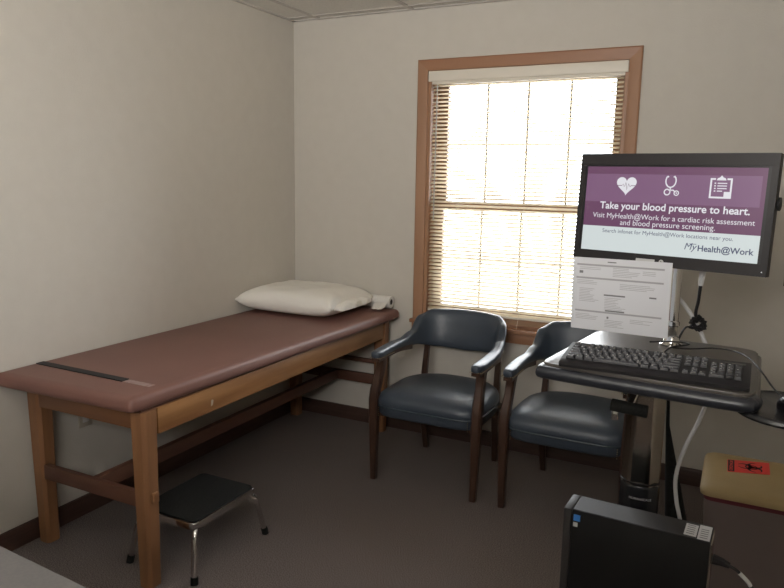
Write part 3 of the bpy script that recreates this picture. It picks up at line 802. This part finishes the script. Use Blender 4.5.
# ------------------------------------------------------------------ computer tower
tw = thing('computer_tower', 'slim black desktop computer standing on edge at the front of the cart', 'computer', (2.353, -1.793, .278), (0, 0, -.049))
tl, tt, th_ = .379, .10, .338
b = B(); box(b, -tl / 2 + .024, tl / 2 - .004, -tt / 2 + .001, tt / 2 - .001, 0, th_, .002); obj('case', b, ['tower'], tw)
b = B(); box(b, -tl / 2 + .026, tl / 2 - .006, -tt / 2 + .004, tt / 2 - .004, th_ - .001, th_ + .0012); obj('top_panel', b, 'towert', tw, smooth=False)
b = B(); box(b, -tl / 2, -tl / 2 + .023, -tt / 2, tt / 2, .0, th_ + .001, .004); obj('front_bezel', b, 'towert', tw)
b = B(); box(b, tl / 2 - .0035, tl / 2, -tt / 2 + .004, tt / 2 - .004, .006, th_ - .006); obj('rear_panel', b, 'steel', tw, smooth=False)
b = B(); box(b, -tl / 2 + .029, -tl / 2 + .047, -tt / 2 - .0008, -tt / 2 + .001, th_ - .030, th_ - .012); o = obj('sticker', b, 'blue', tw, smooth=False); o['label'] = 'blue square sticker'
b = B(); box(b, -tl / 2 + .029, -tl / 2 + .041, -tt / 2 - .0008, -tt / 2 + .001, th_ - .047, th_ - .035); o = obj('sticker', b, 'silv', tw, smooth=False); o['label'] = 'silver square sticker'
for x0, x1, y0, y1, nm in [(.120, .150, -.036, .032, 'white'), (.153, .183, -.044, .040, 'white')]:
    b = B(); box(b, x0, x1, y0, y1, th_ + .0011, th_ + .0018); o = obj('paper_label', b, 'silv', tw, smooth=False); o['label'] = 'pale printed label on the case top'
    b = B()
    for k in range(5): box(b, x0 + .005, x1 - .006, y0 + .01 + k * .012, y0 + .014 + k * .012, th_ + .0017, th_ + .0020)
    obj('print', b, 'ink', o, smooth=False)
pc = thing('power_cord', 'black power cord with white tag plugged into the computer tower', 'cord', (0, 0, 0))
b = B(); tube(b, [(2.5435, -1.80, .550), (2.565, -1.80, .547), (2.585, -1.80, .542)], [.014, .008], 10); obj('plug', b, 'black', pc)
b = B(); tube(b, [(2.583, -1.80, .5425), (2.602, -1.80, .534), (2.630, -1.80, .510), (2.650, -1.80, .482), (2.665, -1.80, .44), (2.69, -1.79, .30), (2.72, -1.76, .12), (2.78, -1.70, .006), (2.95, -1.6, .006)], .0042, 8, smooth=6); obj('cord', b, 'black', pc)
b = B(); tube(b, [(2.609, -1.80, .5285), (2.630, -1.80, .510), (2.637, -1.80, .500)], .0052, 10, smooth=3); obj('cord_tag', b, 'white', pc)

# ------------------------------------------------------------------ biohazard bin
bn = thing('biohazard_bin', 'large mauve grey bin with tan lid and red biohazard sticker', 'bin', (0, 0, 0))
def rp(x0, x1, y0, y1, r): return roundpoly([(x0, y0), (x1, y0), (x1, y1), (x0, y1)], r, 6)
bx0, bx1, by0, by1 = 2.500, 2.905, -1.232, -.885
b = B(); rings = []
for ins, z in [(.03, .001), (.028, .012), (.0, .462), (0, .470)]:
    rings.append([V((x, y, z)) for x, y in rp(bx0 + ins, bx1 - ins, by0 + ins, by1 - ins, .035)])
loft(b, rings); obj('bin_body', b, 'bin', bn, ang=50)
b = B(); rings = []
for ins, z in [(-.002, .464), (-.003, .476), (-.002, .482)]:
    rings.append([V((x, y, z)) for x, y in rp(bx0 + ins, bx1 - ins, by0 + ins, by1 - ins, .035)])
loft(b, rings); obj('red_liner', b, 'red', bn, ang=50)
b = B(); rings = []
for ins, z in [(.0, .4825), (-.012, .482), (-.014, .494), (-.010, .504), (0.0, .511), (.03, .513)]:
    rings.append([V((x, y, z)) for x, y in rp(bx0 + ins, bx1 - ins, by0 + ins, by1 - ins, .04)])
loft(b, rings); lid = obj('lid', b, 'tan', bn, ang=40)
# sticker, lying on the lid; its writing runs along the left edge
stk = obj('sticker', prism(B(), [(2.566, -1.068), (2.700, -1.028), (2.700, -.912), (2.563, -.948)], .5132, .5140), 'sred', lid, smooth=False); stk['label'] = 'red sticker with black biohazard symbol'
scx, scy = 2.642, -.988
b = B()
def ringz(cx, cy, r0, r1, off=0, a0=0, a1=2 * PI, n=28, ex=0):
    vi = []
    for k in range(n + 1):
        a = a0 + (a1 - a0) * k / n
        vi.append((b.verts.new((cx + ex * 0 + r0 * math.cos(a), cy + r0 * math.sin(a), .5144)), b.verts.new((cx + off * math.cos(ex) + r1 * math.cos(a), cy + off * math.sin(ex) + r1 * math.sin(a), .5144))))
    for p, q in zip(vi, vi[1:]):
        b.faces.new((p[0], p[1], q[1], q[0]))
for k in range(3):
    a = PI + k * 2 * PI / 3; cx = scx + .021 * math.cos(a); cy = scy + .021 * math.sin(a)
    ringz(cx, cy, .0245, .017, .0055, a + .45, a + 2 * PI - .45, 30, a)
ringz(scx, scy, .016, .021); ringz(scx, scy, .002, .007)
obj('biohazard_symbol', b, 'sblk', stk, smooth=False)
b = B(); prism(b, [(2.5675, -1.064), (2.588, -1.058), (2.586, -.946), (2.5655, -.951)], .5141, .5143); tb = obj('text_band', b, 'sblk', stk, smooth=False)
text_mesh('BIOHAZARD', .098, 'sred', 'lettering', tb, Matrix.Translation((2.5768, -1.005, .5146)) @ Matrix.Rotation(-PI / 2, 4, 'Z'), bold=.01, height=.011)

# ------------------------------------------------------------------ desk corner in the foreground
dk = thing('desk', 'pale grey laminate desk whose edge shows at the bottom left corner', 'desk', (0, 0, 0))
b = B(); prism(b, [(.03, -3.45), (1.70, -3.45), (1.70, -2.868), (.03, -2.752)], .712, .74, bev=.002); obj('desktop', b, 'desk', dk)
for x in (.06, 1.62):
    b = B(); box(b, x, x + .03, -3.42, -2.90, 0.0005, .7115); obj('side_panel', b, 'desk', dk, smooth=False)
b = B(); box(b, .091, 1.619, -3.30, -3.28, .30, .7115); obj('modesty_panel', b, 'desk', dk, smooth=False)
